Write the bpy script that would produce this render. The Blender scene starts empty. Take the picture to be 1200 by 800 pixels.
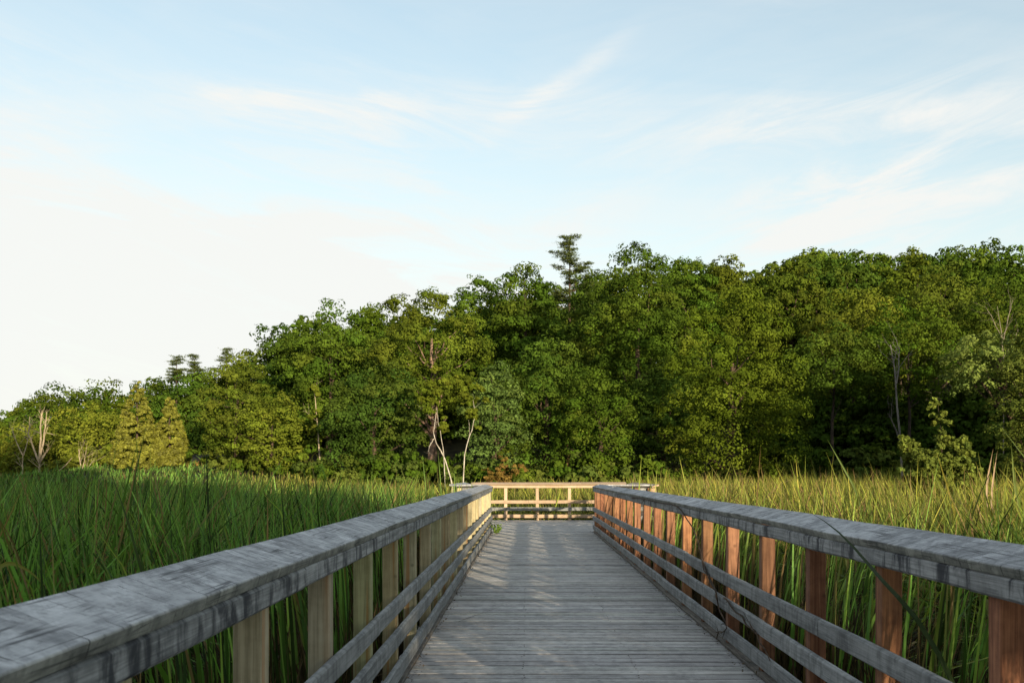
import bpy, math, random
import numpy as np
from mathutils import Vector

SC = bpy.context.scene
COL = SC.collection
R = math.radians
EYE = 1.35
F = 1166.0

# ------------------------------------------------------------------ helpers
def at(px, py, Z):
    """world point seen at a photo pixel at distance Z along the boardwalk"""
    return np.array([(px - 617.0) / F * Z, Z, EYE - (py - 555.0) / F * Z])

def rng_of(s):
    return np.random.default_rng(s)

def nrm(v):
    return v / np.maximum(np.linalg.norm(v, axis=-1, keepdims=True), 1e-9)

class MB:
    """collects quads (with one colour per point) and links them as ONE mesh object"""
    def __init__(self):
        self.V, self.Q, self.T, self.n = [], [], [], 0
    def add(self, V, Q, tint=None):
        V = np.asarray(V, float).reshape(-1, 3)
        Q = np.asarray(Q, np.int64).reshape(-1, 4)
        if tint is None:
            tint = np.ones((len(V), 3))
        tint = np.asarray(tint, float)
        if tint.ndim == 1:
            tint = np.tile(tint, (len(V), 1))
        self.V.append(V); self.Q.append(Q + self.n); self.T.append(tint); self.n += len(V)
    def build(self, name, mat, parent=None, smooth=False, loc=None):
        V = np.concatenate(self.V); Q = np.concatenate(self.Q); T = np.concatenate(self.T)
        me = bpy.data.meshes.new(name)
        off = np.zeros(3)
        if parent is not None:
            off = np.array(parent.location)
            if parent.parent is not None:
                off = off + np.array(parent.parent.location)
        elif loc is not None:
            off = np.asarray(loc, float)
        V = V - off
        me.vertices.add(len(V)); me.vertices.foreach_set('co', V.astype(np.float32).ravel())
        me.loops.add(Q.size); me.loops.foreach_set('vertex_index', Q.astype(np.int32).ravel())
        me.polygons.add(len(Q))
        me.polygons.foreach_set('loop_start', np.arange(0, Q.size, 4, dtype=np.int32))
        me.polygons.foreach_set('loop_total', np.full(len(Q), 4, np.int32))
        me.polygons.foreach_set('use_smooth', np.full(len(Q), smooth, bool))
        ca = me.attributes.new('tint', 'FLOAT_COLOR', 'POINT')
        ca.data.foreach_set('color', np.concatenate([T, np.ones((len(T), 1))], 1).astype(np.float32).ravel())
        me.update(calc_edges=True)
        me.materials.append(mat)
        o = bpy.data.objects.new(name, me); COL.objects.link(o)
        if parent is not None:
            o.parent = parent
        elif loc is not None:
            o.location = off
        return o

def board(mb, p0, p1, wdir, w, tdir, t, ch=0.004, seg=1, jit=0.0, rng=None, tint=None, edge=None):
    """a plank from p0 to p1 (centre line) with chamfered edges"""
    p0, p1, wdir, tdir = (np.asarray(a, float) for a in (p0, p1, wdir, tdir))
    a, b = w / 2, t / 2
    prof = [(-a + ch, -b), (a - ch, -b), (a, -b + ch), (a, b - ch), (a - ch, b), (-a + ch, b), (-a, b - ch), (-a, -b + ch)]
    V = []
    for i in range(seg + 1):
        f = i / seg
        c = p0 + (p1 - p0) * f
        if jit and rng is not None:
            c = c + wdir * rng.normal(0, jit) + tdir * rng.normal(0, jit)
        for (u, v) in prof:
            V.append(c + wdir * u + tdir * v)
    Q = []
    for i in range(seg):
        for k in range(8):
            k2 = (k + 1) % 8
            Q.append((i * 8 + k, i * 8 + k2, (i + 1) * 8 + k2, (i + 1) * 8 + k))
    e = seg * 8
    for o, fl in ((0, 1), (e, 0)):
        for q in ((0, 1, 2, 3), (0, 3, 4, 7), (4, 5, 6, 7)):
            q = tuple(o + x for x in q)
            Q.append(q[::-1] if fl else q)
    if edge is not None:      # joint dirt on planks, painted shade on cap edges: one factor per profile corner
        base = np.ones(3) if tint is None else np.asarray(tint, float)
        tint = np.tile(np.array([base * np.asarray(e, float) for e in edge]), (seg + 1, 1))
    mb.add(V, Q, tint)

def tube(mb, pts, rad, n=6, tint=None):
    pts = np.asarray(pts, float); rad = np.asarray(rad, float)
    m = len(pts)
    d = np.gradient(pts, axis=0); d = nrm(d)
    ref = np.array([0.31, 0.87, 0.11]) if abs(d[0][2]) > 0.7 else np.array([0.1, 0.2, 1.0])
    a = nrm(np.cross(d, ref)); b = np.cross(d, a)
    th = np.linspace(0, 2 * math.pi, n, endpoint=False)
    V = pts[:, None, :] + rad[:, None, None] * (np.cos(th)[None, :, None] * a[:, None, :] + np.sin(th)[None, :, None] * b[:, None, :])
    V = V.reshape(-1, 3)
    i = np.arange(m - 1)[:, None] * n; k = np.arange(n)[None, :]; k2 = (k + 1) % n
    Q = np.stack([i + k, i + k2, i + n + k2, i + n + k], -1).reshape(-1, 4)
    mb.add(V, Q, tint)

def bend(p0, p1, m, wob, rng):
    p0 = np.asarray(p0, float); p1 = np.asarray(p1, float)
    f = np.linspace(0, 1, m)[:, None]
    L = np.linalg.norm(p1 - p0)
    w = rng.normal(0, 1, (m, 3)) * wob * L
    w = np.cumsum(w, 0) * 0.6
    w = w - w[:1] - f * (w[-1:] - w[:1])
    return p0 + (p1 - p0) * f + w

def empty(name, loc, label=None, cat=None, group=None, kind=None):
    o = bpy.data.objects.new(name, None); COL.objects.link(o)
    o.location = [float(x) for x in loc]; o.empty_display_size = 0.2
    return tag(o, label, cat, group, kind)

def tag(o, label=None, cat=None, group=None, kind=None):
    if label: o['label'] = label
    if cat: o['category'] = cat
    if group: o['group'] = group
    if kind: o['kind'] = kind
    return o

# ------------------------------------------------------------------ materials
class NT:
    def __init__(self, name):
        self.m = bpy.data.materials.new(name); self.m.use_nodes = True
        self.t = self.m.node_tree; self.t.nodes.clear()
        self.out = self.t.nodes.new('ShaderNodeOutputMaterial')
    def n(self, typ, ins=None, **kw):
        nd = self.t.nodes.new(typ)
        for k, v in kw.items():
            setattr(nd, k, v)
        for k, v in (ins or {}).items():
            self.set(nd.inputs[k], v)
        return nd
    def set(self, sock, v):
        if isinstance(v, bpy.types.NodeSocket):
            self.t.links.new(v, sock)
        else:
            sock.default_value = v
    def math(self, op, a, b=0.0, c=None, clamp=False):
        nd = self.n('ShaderNodeMath', operation=op, use_clamp=clamp)
        self.set(nd.inputs[0], a); self.set(nd.inputs[1], b)
        if c is not None: self.set(nd.inputs[2], c)
        return nd.outputs[0]
    def mix(self, fac, a, b, blend='MIX'):
        nd = self.n('ShaderNodeMix', data_type='RGBA', blend_type=blend)
        self.set(nd.inputs[0], fac); self.set(nd.inputs[6], a); self.set(nd.inputs[7], b)
        return nd.outputs[2]
    def noise(self, vec, scale, detail=3.0, rough=0.55, dist=0.0):
        nd = self.n('ShaderNodeTexNoise', {'Scale': scale, 'Detail': detail, 'Roughness': rough, 'Distortion': dist})
        self.set(nd.inputs['Vector'], vec)
        return nd.outputs[0]
    def ramp(self, fac, lo, hi):
        nd = self.n('ShaderNodeMapRange', {'From Min': lo, 'From Max': hi}, interpolation_type='SMOOTHSTEP')
        self.set(nd.inputs['Value'], fac)
        return nd.outputs[0]
    def mapping(self, vec, scale, loc=(0, 0, 0)):
        nd = self.n('ShaderNodeMapping', {'Scale': scale, 'Location': loc})
        self.set(nd.inputs['Vector'], vec)
        return nd.outputs[0]
    def attr(self, name='tint'):
        return self.n('ShaderNodeAttribute', attribute_name=name).outputs['Color']
    def done(self, sh):
        self.t.links.new(sh, self.out.inputs['Surface']); return self.m

def C4(c): return (c[0], c[1], c[2], 1.0)

def wood(name, dark, light, axis, stain=0.0, stain_col=(0.02, 0.021, 0.023), crack=0.0, rough=0.75, heart=None, bump=0.35, knots=0.4, grain=1.0):
    """weathered timber with grain along an axis; optional run-down stains, cross checks and heartwood streaks"""
    t = NT(name)
    co = t.n('ShaderNodeTexCoord').outputs['Object']
    rnd = t.n('ShaderNodeObjectInfo').outputs['Random']
    sh = t.n('ShaderNodeCombineXYZ', {'X': t.math('MULTIPLY', rnd, 37.0), 'Y': t.math('MULTIPLY', rnd, 91.0), 'Z': t.math('MULTIPLY', rnd, 53.0)}).outputs[0]
    v = t.n('ShaderNodeVectorMath', {0: co, 1: sh}, operation='ADD').outputs[0]
    lo, hi = 1.6, 60.0
    sc = {'X': (lo, hi, hi), 'Y': (hi, lo, hi), 'Z': (hi, hi, lo)}[axis]
    g1 = t.noise(t.mapping(v, sc), 1.0, 4.0, 0.62, 0.4)
    sc2 = tuple(s * 4.0 for s in sc)
    g2 = t.noise(t.mapping(v, sc2), 1.0, 2.0, 0.6)
    g3 = t.noise(v, 3.2, 4.0, 0.6)
    g4 = t.noise(v, 14.0, 3.0, 0.65)
    f = t.math('ADD', t.math('MULTIPLY', g1, 0.42 * grain), t.math('ADD', t.math('MULTIPLY', g2, 0.2 * grain), t.math('ADD', t.math('MULTIPLY', g3, 0.2 + 0.32 * (1 - grain)), t.math('MULTIPLY', g4, 0.18 + 0.3 * (1 - grain)))))
    c = t.mix(t.ramp(f, 0.38, 0.62), C4(dark), C4(light))
    if heart is not None:
        sh2 = {'X': (0.6, 9, 9), 'Y': (9, 0.6, 9), 'Z': (24, 24, 0.5)}[axis]
        hf = t.ramp(t.noise(t.mapping(v, sh2), 1.0, 2.0), 0.54, 0.66)
        c = t.mix(t.math('MULTIPLY', hf, 0.85), c, C4(heart))
    if stain > 0:
        st = {'Y': (9.0, 15.0, 5.0), 'X': (15.0, 9.0, 5.0), 'Z': (7.0, 7.0, 2.5)}[axis]
        s1 = t.noise(t.mapping(v, st), 1.0, 5.0, 0.66, 0.5)
        s2 = t.noise(t.mapping(v, tuple(x * 0.2 for x in st)), 1.0, 3.0)
        sf = t.ramp(t.math('ADD', t.math('MULTIPLY', s1, 0.66), t.math('MULTIPLY', s2, 0.36)), 0.47, 0.62)
        c = t.mix(t.math('MULTIPLY', sf, stain), c, C4(stain_col))
    if crack > 0:
        sepv = t.n('ShaderNodeSeparateXYZ', {0: v}).outputs
        along, across = (sepv[1], sepv[0]) if axis == 'Y' else (sepv[0], sepv[1])
        wob = t.math('MULTIPLY', t.math('SUBTRACT', t.noise(v, 4.0, 3.0, 0.6), 0.5), 0.10)
        w1 = t.math('ADD', t.math('ADD', along, wob), t.math('MULTIPLY', across, 0.25))
        e1 = t.n('ShaderNodeTexVoronoi', {'Scale': 9.0, 'Randomness': 1.0, 'W': w1}, voronoi_dimensions='1D', feature='DISTANCE_TO_EDGE').outputs['Distance']
        f1 = t.n('ShaderNodeTexVoronoi', {'Scale': 9.0, 'Randomness': 1.0, 'W': w1}, voronoi_dimensions='1D', feature='F1').outputs['Color']
        tone = t.n('ShaderNodeSeparateColor', {0: f1}).outputs[0]
        blk = t.math('ADD', t.math('MULTIPLY', tone, 0.34), 0.82)
        c = t.mix(1.0, c, t.n('ShaderNodeCombineXYZ', {'X': blk, 'Y': blk, 'Z': blk}).outputs[0], 'MULTIPLY')
        line = t.math('SUBTRACT', 1.0, t.ramp(e1, 0.006, 0.03))
        gate = t.ramp(t.noise(v, 8.0, 2.0), 0.42, 0.54)
        kf = t.math('MULTIPLY', t.math('MULTIPLY', line, gate), crack)
        blo = t.ramp(t.noise(v, 15.0, 6.0, 0.74, 0.3), 0.50, 0.66)
        c = t.mix(t.math('MULTIPLY', blo, 0.5), c, C4(tuple(x * 0.40 for x in dark)))
        lt = t.ramp(t.noise(t.mapping(v, (9.0, 9.0, 9.0), (4, 2, 7)), 1.0, 6.0, 0.74, 0.3), 0.50, 0.66)
        c = t.mix(t.math('MULTIPLY', lt, 0.6), c, C4(tuple(min(.7, x * 1.4) for x in light)))
        spk = t.ramp(t.noise(v, 34.0, 5.0, 0.75), 0.55, 0.66)
        c = t.mix(t.math('MULTIPLY', spk, 0.5), c, (0.06, 0.062, 0.066, 1))
        ck = {'Y': (34.0, 0.9, 34.0), 'X': (0.9, 34.0, 34.0)}[axis]
        q1 = t.noise(t.mapping(v, ck, (5, 9, 1)), 1.0, 2.0, 0.5, 0.25)
        chk = t.math('SUBTRACT', 1.0, t.ramp(t.math('ABSOLUTE', t.math('SUBTRACT', q1, 0.5)), 0.006, 0.03))
        chk = t.math('MULTIPLY', chk, t.ramp(t.noise(v, 2.6, 2.0), 0.46, 0.6))
        c = t.mix(t.math('MULTIPLY', chk, 0.8), c, (0.04, 0.04, 0.043, 1))
        c = t.mix(kf, c, (0.03, 0.031, 0.034, 1))
    vo = t.n('ShaderNodeTexVoronoi', {'Scale': 5.5}, feature='F1'); t.set(vo.inputs['Vector'], v)
    kn = t.math('SUBTRACT', 1.0, t.ramp(vo.outputs['Distance'], 0.04, 0.1))
    c = t.mix(t.math('MULTIPLY', kn, knots), c, C4(tuple(x * 0.35 for x in dark)))
    c = t.mix(1.0, c, t.attr(), 'MULTIPLY')
    b = t.n('ShaderNodeBump', {'Strength': bump, 'Distance': 0.004, 'Height': t.math('ADD', g1, t.math('MULTIPLY', g2, 0.5))})
    p = t.n('ShaderNodeBsdfPrincipled', {'Base Color': c, 'Roughness': rough, 'Specular IOR Level': 0.3, 'Normal': b.outputs[0]})
    return t.done(p.outputs[0])

def leaf(name, trans=0.3, rough=0.55, spec=0.25, tcol=(1.25, 1.3, 0.6)):
    t = NT(name)
    c = t.attr()
    p = t.n('ShaderNodeBsdfPrincipled', {'Base Color': c, 'Roughness': rough, 'Specular IOR Level': spec})
    tr = t.n('ShaderNodeBsdfTranslucent', {'Color': t.mix(1.0, c, C4(tcol), 'MULTIPLY')})
    mx = t.n('ShaderNodeMixShader', {0: trans}); t.t.links.new(p.outputs[0], mx.inputs[1]); t.t.links.new(tr.outputs[0], mx.inputs[2])
    return t.done(mx.outputs[0])

def bark(name, dark, light, scale=6.0):
    t = NT(name)
    co = t.n('ShaderNodeTexCoord').outputs['Object']
    f = t.noise(t.mapping(co, (scale, scale, scale * 0.25)), 1.0, 4.0, 0.65)
    c = t.mix(t.ramp(f, 0.35, 0.65), C4(dark), C4(light))
    c = t.mix(1.0, c, t.attr(), 'MULTIPLY')
    p = t.n('ShaderNodeBsdfPrincipled', {'Base Color': c, 'Roughness': 0.85, 'Specular IOR Level': 0.2})
    return t.done(p.outputs[0])

def soil(name):
    t = NT(name)
    co = t.n('ShaderNodeTexCoord').outputs['Object']
    a = t.noise(co, 0.9, 5.0, 0.6); b = t.noise(co, 0.04, 3.0)
    c = t.mix(t.ramp(a, 0.35, 0.7), (0.018, 0.016, 0.010, 1), (0.05, 0.045, 0.022, 1))
    c = t.mix(t.math('MULTIPLY', t.ramp(b, 0.4, 0.6), 0.5), c, (0.035, 0.05, 0.016, 1))
    p = t.n('ShaderNodeBsdfPrincipled', {'Base Color': c, 'Roughness': 0.9, 'Specular IOR Level': 0.2})
    return t.done(p.outputs[0])

GREY_D, GREY_L = (0.17, 0.175, 0.185), (0.40, 0.405, 0.42)
CAP = {a: wood('weathered_cap_' + a, (0.19, 0.195, 0.205), (0.45, 0.455, 0.465), a, crack=0.95, rough=0.7, grain=0.45) for a in 'XY'}
FACE = {a: wood('stained_board_' + a, (0.13, 0.135, 0.135), (0.34, 0.345, 0.345), a, stain=0.95, stain_col=(0.022, 0.024, 0.03)) for a in 'XY'}
RAIL = {a: wood('rail_board_' + a, (0.13, 0.135, 0.135), (0.30, 0.305, 0.30), a, stain=0.45) for a in 'XY'}
PALE = {a: wood('pale_board_' + a, (0.30, 0.21, 0.14), (0.47, 0.345, 0.24), a, stain=0.12, stain_col=(0.12, 0.09, 0.06)) for a in 'XY'}
DECK = wood('deck_plank_wood', (0.27, 0.258, 0.245), (0.55, 0.53, 0.505), 'X', stain=0.25, stain_col=(0.05, 0.05, 0.05), bump=0.5, knots=0.6)
POST_TAN = wood('tan_post_wood', (0.255, 0.22, 0.125), (0.48, 0.425, 0.265), 'Z', heart=(0.36, 0.19, 0.07), knots=0.5)
POST_RED = wood('red_post_wood', (0.125, 0.052, 0.026), (0.31, 0.15, 0.075), 'Z', heart=(0.12, 0.045, 0.022), knots=0.5)
POST_PALE = wood('pale_post_wood', (0.33, 0.24, 0.155), (0.48, 0.365, 0.25), 'Z', knots=0.4)
STRIP = wood('edge_strip_wood', (0.07, 0.06, 0.05), (0.20, 0.175, 0.145), 'Y', stain=0.5)
LEAF = leaf('broad_leaf', 0.14, 0.7, 0.03)
NEEDLE = leaf('conifer_needle', 0.15, 0.6)
GRASS = leaf('cattail_blade', 0.28, 0.55, 0.16)
LITTER = leaf('dry_litter', 0.1, 0.8, 0.1)
BARK = bark('brown_bark', (0.03, 0.022, 0.016), (0.10, 0.068, 0.045))
OAKBARK = bark('oak_bark', (0.12, 0.08, 0.06), (0.32, 0.21, 0.155))
DARKBARK = bark('dark_bark', (0.02, 0.016, 0.012), (0.06, 0.045, 0.035))  # darker bark copy, paints the hollow's shade onto its trunks
BARK_PALE = bark('pale_dead_wood', (0.24, 0.19, 0.125), (0.44, 0.36, 0.25))
BARK_BIRCH = bark('white_birch_bark', (0.26, 0.23, 0.19), (0.54, 0.50, 0.43), 9.0)
SOIL = soil('marsh_soil')

# ------------------------------------------------------------------ ground
def sstep(x, a, b):
    t = np.clip((x - a) / (b - a), 0, 1)
    return t * t * (3 - 2 * t)

def gz(X, Z):
    """ground height: flat marsh, a bank at the wood's edge, a hill rising to the right"""
    X = np.asarray(X, float); Z = np.asarray(Z, float)
    h = -0.55 + 0.7 * sstep(Z, 70, 84)
    amp = np.clip((X + 66) * 0.205, 0, 21)
    return h + amp * sstep(Z, 84, 148)

def ground():
    xs = np.unique(np.concatenate([np.linspace(-1500, -150, 12), np.linspace(-150, 150, 76), np.linspace(150, 1500, 12)]))
    zs = np.unique(np.concatenate([np.linspace(-700, -60, 8), np.linspace(-60, 220, 100), np.linspace(220, 2000, 12)]))
    X, Z = np.meshgrid(xs, zs)
    r = rng_of(1)
    H = gz(X, Z) + r.normal(0, 0.02, X.shape)
    V = np.stack([X, Z, H], -1).reshape(-1, 3)
    n = len(xs)
    i = np.arange(len(zs) - 1)[:, None]; k = np.arange(n - 1)[None, :]
    a = i * n + k
    Q = np.stack([a, a + 1, a + n + 1, a + n], -1).reshape(-1, 4)
    mb = MB(); mb.add(V, Q)
    tag(mb.build('ground', SOIL, smooth=True), kind='structure')
ground()

# ------------------------------------------------------------------ boardwalk
XL, XR = -0.78, 1.53            # inner faces of the two railings
Y0, YP, YF = -5.0, 23.1, 28.9   # start of the walkway, start and far edge of the platform
PXL, PXR = -1.62, 2.9          # platform sides
UP = np.array([0, 0, 1.0])
DIRT = [(k, k, k) for k in (.3, .3, .25, .25, 1, 1, .25, .25)]
CAP_EDGE_SHADE = [(.5, .5, .42)] + [(1, 1, 1)] * 5 + [(.62, .62, .54), (.5, .5, .42)]  # shade of the cap's down-facing inner edge, painted in as an olive tint

def boardwalk():
    root = empty('boardwalk', (0.375, 0, 0), kind='structure')
    r = rng_of(7)
    mb = MB(); y = Y0
    while y < YP - 0.14:
        w = 0.138 + r.normal(0, 0.0012)
        t = 0.95 + r.normal(0, 0.11); tt = np.array([t, t * (1 + r.normal(0, 0.012)), t * (1 + r.normal(0, 0.02))])
        z = -0.019 + r.normal(0, 0.0014)
        board(mb, (XL - 0.16 + r.normal(0, .006), y + 0.07, z), (XR + 0.16 + r.normal(0, .006), y + 0.07, z + r.normal(0, .0012)), np.array([0, 1.0, 0]), w, UP, 0.038, 0.011, 6, 0.0008, r, tt, DIRT)
        y += 0.1485
    mb.build('walkway_planks', DECK, root)
    mb = MB(); y = YP + 0.012
    while y < YF + 0.13:
        t = 0.92 + r.normal(0, 0.08)
        z = -0.019 + r.normal(0, 0.0014)
        board(mb, (PXL - 0.16, y + 0.07, z), (PXR + 0.16, y + 0.07, z), np.array([0, 1.0, 0]), 0.138, UP, 0.038, 0.011, 6, 0.001, r, (t, t, t), DIRT)
        y += 0.1465
    mb.build('platform_planks', DECK, root)
    mb = MB(); y = Y0 + 0.07
    while y < 12:
        if y > 1:
            for X in (XL + .02, -0.02, 0.76, XR - .02):
                for dy in (-.035, .035):
                    c = np.array([X + r.normal(0, .006), y + dy + r.normal(0, .004), -.0008])
                    board(mb, c - [.0045, 0, 0], c + [.0045, 0, 0], np.array([0, 1.0, 0]), .009, UP, .002, .0008)
        y += 0.1485
    tag(mb.build('screw_heads', bark('rusty_steel', (.03, .025, .022), (.08, .055, .04)), root), kind='stuff')
    for X in (XL - 0.055, XR + 0.055):
        mb = MB()
        y = Y0
        while y < YP - 0.3:
            y2 = min(y + 3.6, YP - 0.05)
            board(mb, (X, y + .004, 0.017), (X, y2 - .004, 0.017), np.array([1.0, 0, 0]), 0.09, UP, 0.028, 0.006, 8, 0.002, r)
            y = y2
        mb.build('edge_strip', STRIP, root)
    for X in (XL - 0.05, 0.375, XR + 0.05):
        mb = MB()
        board(mb, (X, Y0, -0.14), (X, YP, -0.14), np.array([1.0, 0, 0]), 0.045, UP, 0.19, 0.004)
        mb.build('joist', STRIP, root)
    for Y in (YP + 0.05, YF + 0.1):
        mb = MB()
        board(mb, (PXL - 0.1, Y, -0.15), (PXR + 0.1, Y, -0.15), np.array([0, 1.0, 0]), 0.045, UP, 0.2, 0.004)
        mb.build('joist', STRIP, root)
boardwalk()

def railing(label, A, d, nin, L, posts, mats, seed, cuts=None, ends=(0, 0)):
    """sloped handrail cap, face board, three lower rails and square posts; d along, nin towards the deck"""
    A = np.array([A[0], A[1], 0.0]); d = np.array([d[0], d[1], 0.0]); out = -np.array([nin[0], nin[1], 0.0])
    ax = 'X' if abs(d[0]) > 0.5 else 'Y'
    r = rng_of(seed)
    root = empty('railing', A + d * (L * 0.5), label, 'railing', 'timber railings of the boardwalk')
    P = lambda s, t, z: A + d * s + out * t + UP * z
    capm, facem, railm, postm = mats
    cuts = cuts or [0.0, L]
    # cap: slopes down towards the deck
    slope = math.atan2(0.055, 0.18)
    wd = out * math.cos(slope) + UP * math.sin(slope); td = -out * math.sin(slope) + UP * math.cos(slope)
    for a, b in zip(cuts[:-1], cuts[1:]):
        mb = MB(); t = 1 + r.normal(0, 0.06)
        c = P(0, 0.085, 1.0825) - td * 0.019
        dz = r.normal(0, 0.002)
        ea = ends[0] if a == cuts[0] else 0; eb = ends[1] if b == cuts[-1] else 0
        n = max(2, int((b - a) / 0.5))
        board(mb, c + d * (a + 0.003 - ea) + UP * dz, c + d * (b - 0.003 + eb) + UP * dz, wd, 0.188, td, 0.038, 0.004, n, 0.0016, r, (t, t, t), CAP_EDGE_SHADE)
        mb.build('cap_board', capm[ax], root)
    hs = r.uniform(0, 1)
    def run(name, z0, z1, th, off, mat, step):
        s = -step * off
        while s < L:
            a, b = max(s, 0), min(s + step, L)
            if b - a > 0.05:
                mb = MB(); t = 1 + r.normal(0, 0.08)
                n = max(2, int((b - a) / 0.6))
                zz = (z0 + z1) / 2 + r.normal(0, 0.002)
                board(mb, P(a + .002, 0.006 + th / 2, zz), P(b - .002, 0.006 + th / 2, zz), UP, z1 - z0, out, th, 0.010, n, 0.0018, r, (t, t, t))
                mb.build(name, mat[ax], root)
            s += step
    run('face_board', 0.942, 1.0195, 0.034, hs * .9, facem, 4.4)
    for i, (z0, z1) in enumerate(((0.07, 0.172), (0.28, 0.383), (0.485, 0.585))):
        run('rail', z0, z1, 0.036, (hs + 0.31 * i) % 1.0 * .95, railm[i] if isinstance(railm, list) else railm, 4.4)
    for s in posts:
        mb = MB(); t = 1 + r.normal(0, 0.10)
        tint = np.array([t * (1 + r.normal(0, .04)), t, t * (1 + r.normal(0, 0.06))])
        ln = r.normal(0, 0.005)
        board(mb, P(s, 0.089, -0.75), P(s + ln, 0.089 + r.normal(0, .003), 1.022), d, 0.09, out, 0.09, 0.005, 3, 0.0, r, tint)
        mb.build('post', postm, root)
    return root

G = (CAP, FACE, RAIL)
lp = [y - Y0 for y in np.arange(3.12 - 1.08 * 7, YP - 0.3, 1.08)]
rp = [y - Y0 for y in np.arange(3.36 - 1.12 * 7, YP - 0.3, 1.12)]
lp += [YP - Y0 - 0.06]; rp += [YP - Y0 - 0.06]
LW = YP - Y0
railing('long grey left railing of the walkway with pale tan posts, beside the shaded cattails', (XL, Y0), (0, 1), (1, 0), LW, lp, (CAP, FACE, RAIL, POST_TAN), 11,
        cuts=[0, 4.85, 8.15, 11.4, 14.7, 18.0, 21.2, 24.6, LW], ends=(0, 0.1))
railing('long grey right railing of the walkway with reddish brown posts and dead vines', (XR, Y0), (0, 1), (-1, 0), LW, rp, (CAP, FACE, RAIL, POST_RED), 12,
        cuts=[0, 3.9, 7.2, 10.6, 14.0, 17.3, 20.6, 24.0, LW], ends=(0, 0.1))
fp = [0.05] + [(592.5 - 617) / F * YF - PXL + i * 0.93 - 0.93 for i in range(0, 6) if 0.12 < (592.5 - 617) / F * YF - PXL + i * 0.93 - 0.93 < PXR - PXL - 0.15] + [PXR - PXL - 0.05]
railing('sunlit pale railing across the far end of the platform', (PXL, YF), (1, 0), (0, -1), PXR - PXL, fp, (PALE, PALE, [PALE, RAIL, PALE], POST_PALE), 13,  # grey middle rail paints in the shadow band lying across it
        cuts=[0, 2.9, PXR - PXL])
L1 = XL - 0.2 - PXL
railing('short grey railing leaving the left railing sideways at the platform, half hidden in grass', (PXL, YP), (1, 0), (0, 1), L1, [0.06, L1 - 0.1], (CAP, FACE, RAIL, POST_TAN), 14, ends=(0, 0.1))
L2 = PXR - XR - 0.2
railing('short railing leaving the right railing sideways at the platform, behind the right handrail', (XR + 0.2, YP), (1, 0), (0, 1), L2, [0.1, L2 * .36, L2 * .68, L2 - 0.06], (CAP, FACE, RAIL, POST_RED), 15, ends=(0.1, 0))
LS = YF - YP
railing('left side railing of the platform, hidden among the grass', (PXL, YP + 0.1), (0, 1), (1, 0), LS - 0.2, [0.1, 1.2, 2.3, 3.4, 4.5, LS - 0.35], (CAP, FACE, RAIL, POST_TAN), 16)
railing('right side railing of the platform, seen through the grass beyond the handrail', (PXR, YP + 0.1), (0, 1), (-1, 0), LS - 0.2, [0.1, 1.2, 2.3, 3.4, 4.5, LS - 0.35], (PALE, PALE, PALE, POST_PALE), 17)

# ------------------------------------------------------------------ cattail marsh
def blades(mb, P, h, w, az, lean, droop, face, col, tipcol, segs):
    """ribbon leaves; every argument is an array over the blades"""
    n = len(P)
    t = np.linspace(0, 1, segs + 1)[None, :]
    ld = np.stack([np.cos(az), np.sin(az)], -1)
    out = h[:, None] * (lean[:, None] * t + droop[:, None] * t ** 3 * 0.9)
    zz = h[:, None] * (t - 0.5 * droop[:, None] * t ** 3 - 0.28 * droop[:, None] ** 2 * t ** 5 - 0.12 * lean[:, None] ** 2 * t)
    cx = P[:, 0, None] + ld[:, 0, None] * out; cy = P[:, 1, None] + ld[:, 1, None] * out
    cz = P[:, 2, None] + zz
    wt = w[:, None] * np.clip(1.02 - t ** 2.6, 0.03, 1) * (0.75 + 0.25 * np.minimum(t * 4, 1)) * 0.5
    fa = face[:, None] + 0.7 * t * np.sin(az * 3)[:, None]
    sx, sy = np.cos(fa) * wt, np.sin(fa) * wt
    c = np.stack([cx, cy, cz], -1)
    s = np.stack([sx, sy, np.zeros_like(sx)], -1)
    V = np.stack([c - s, c + s], 2).reshape(-1, 3)
    base = (np.arange(n) * (segs + 1) * 2)[:, None]
    k = (np.arange(segs) * 2)[None, :]
    a = base + k
    Q = np.stack([a, a + 1, a + 3, a + 2], -1).reshape(-1, 4)
    tc = t[0][None, :, None] ** 2
    T = col[:, None, :] * (1 - tc) + tipcol[:, None, :] * tc
    foot = (1 - sstep(t[0], 0.12, 0.5))[None, :, None]       # dead brown leaf sheaths, also painting in shade low down
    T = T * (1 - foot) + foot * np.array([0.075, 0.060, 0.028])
    T = np.repeat(T, 2, axis=1).reshape(-1, 3)
    mb.add(V, Q, T)

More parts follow.
